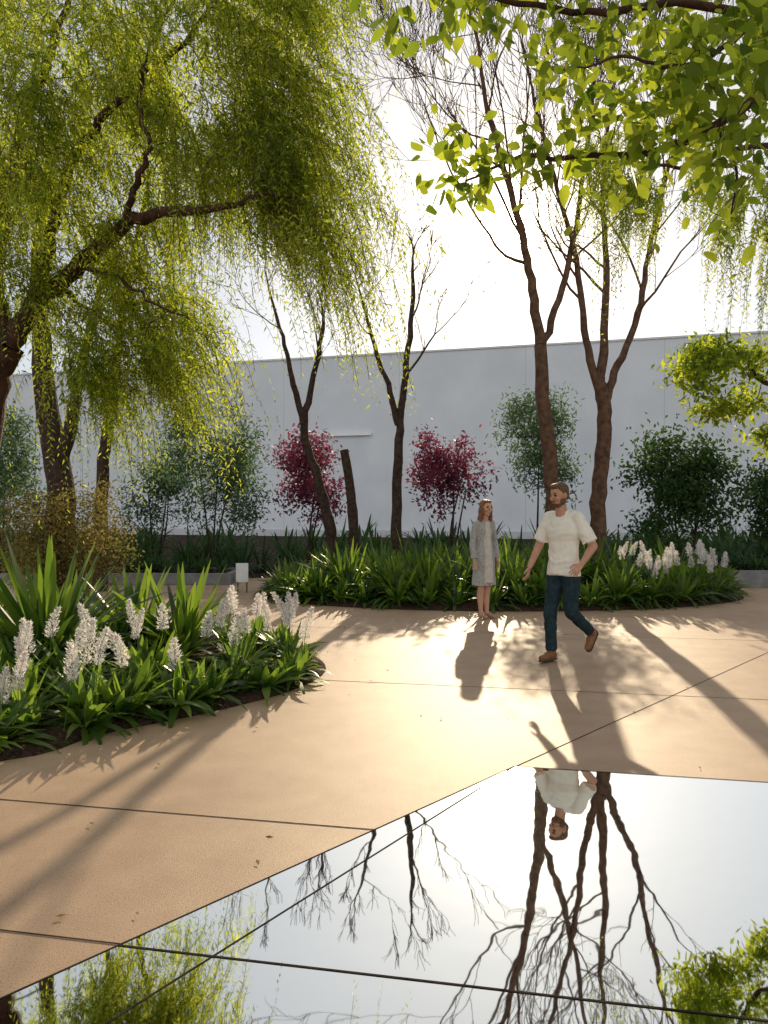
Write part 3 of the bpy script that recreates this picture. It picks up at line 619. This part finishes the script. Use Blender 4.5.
PW=dict(skin=mat_basic('skin_fair',(.48,.27,.18),(.55,.32,.22),scale=30,rough=.5,bump=.05,spec=.4),
 robe=mat_basic('grey_knit',(.28,.28,.27),(.42,.42,.40),scale=45,rough=.95,bump=.6,bscale=120,dist=.004,spec=.1),
 dress=mat_basic('cream_dress',(.5,.46,.4),(.58,.54,.47),scale=20,rough=.9,bump=.2),
 shoe=mat_basic('tan_shoe',(.36,.2,.12),(.42,.25,.16),rough=.6,bump=0),
 hair=mat_basic('auburn_hair',(.14,.055,.02),(.28,.12,.045),scale=60,rough=.55,bump=.9,bscale=140,dist=.008))
B=Body(); RO,DR,WS=1,2,3
B.cap(SK,(.015,0,1.30),(.035,0,1.42),.046,.042)
B.cap(RO,(0,-.11,1.30),(0,.11,1.30),.050,.050); B.cap(RO,(0,0,1.22),(0,0,1.05),.148,.128,sq=(X,.66)); B.cap(RO,(0,0,1.05),(0,0,.84),.130,.172,sq=(X,.68)); B.cap(RO,(0,0,.86),(.0,0,.46),.170,.186,sq=(X,.68),flat=True)
B.cap(DR,(.058,0,1.27),(.072,0,.50),.055,.095,sq=((0,1,0),.85),bias=.006,flat=True); B.ell(RO,(.045,.055,1.19),(.055,.052,.055));B.ell(RO,(.045,-.055,1.19),(.055,.052,.055))
for q in (-1,1):
    B.cap(RO,(0,q*.140,1.30),(-.01,q*.195,1.05),.047,.043); B.cap(RO,(-.01,q*.195,1.05),(.035,q*.205,.83),.043,.046,flat=True)
    B.cap(SK,(.03,q*.204,.86),(.045,q*.204,.80),.026,.023); hand(B,SK,(.045,q*.204,.80),(.2,0,-1),(1,q*-.25,0),.4,.88)
    B.cap(SK,(0,q*.068,.62),(.012,q*.058,.44),.062,.046); B.cap(SK,(.012,q*.058,.44),(-.015,q*.054,.30),.046,.048); B.cap(SK,(-.015,q*.054,.30),(0,q*.052,.08),.048,.028)
    B.cap(WS,(-.02,q*.052,.042),(.06,q*.06,.036),.032,.032); B.cap(WS,(.06,q*.06,.034),(.14,q*.072,.026),.032,.024); B.cap(SK,(0,q*.05,.10),(.01,q*.05,.06),.030,.031)
E,T=head(B,(.045,0,1.515),-.05,.08,None,SK,HR,DK,LP,female=True)
E(HR,(-.022,0,.042),(.090,.082,.080)); E(HR,(.010,0,.088),(.065,.066,.030)); E(HR,(-.055,0,-.05),(.055,.083,.11)); E(HR,(-.065,0,-.15),(.045,.088,.085))
for q in (-1,1): E(HR,(.0,q*.078,-.03),(.042,.020,.09)); E(HR,(.0,q*.084,-.13),(.034,.026,.07))
wp=G(484,618)
B.build('woman',[PW['skin'],PW['robe'],PW['dress'],PW['shoe'],PW['hair'],PM['dark'],PM['lip']],(wp[0],wp[1],.005),math.atan2(-.85,.52),wr=[(RO,.0035,9),(DR,.0025,14)])
print('FACES',sum(len(o.data.polygons) for o in sc.objects if o.type=='MESH'))
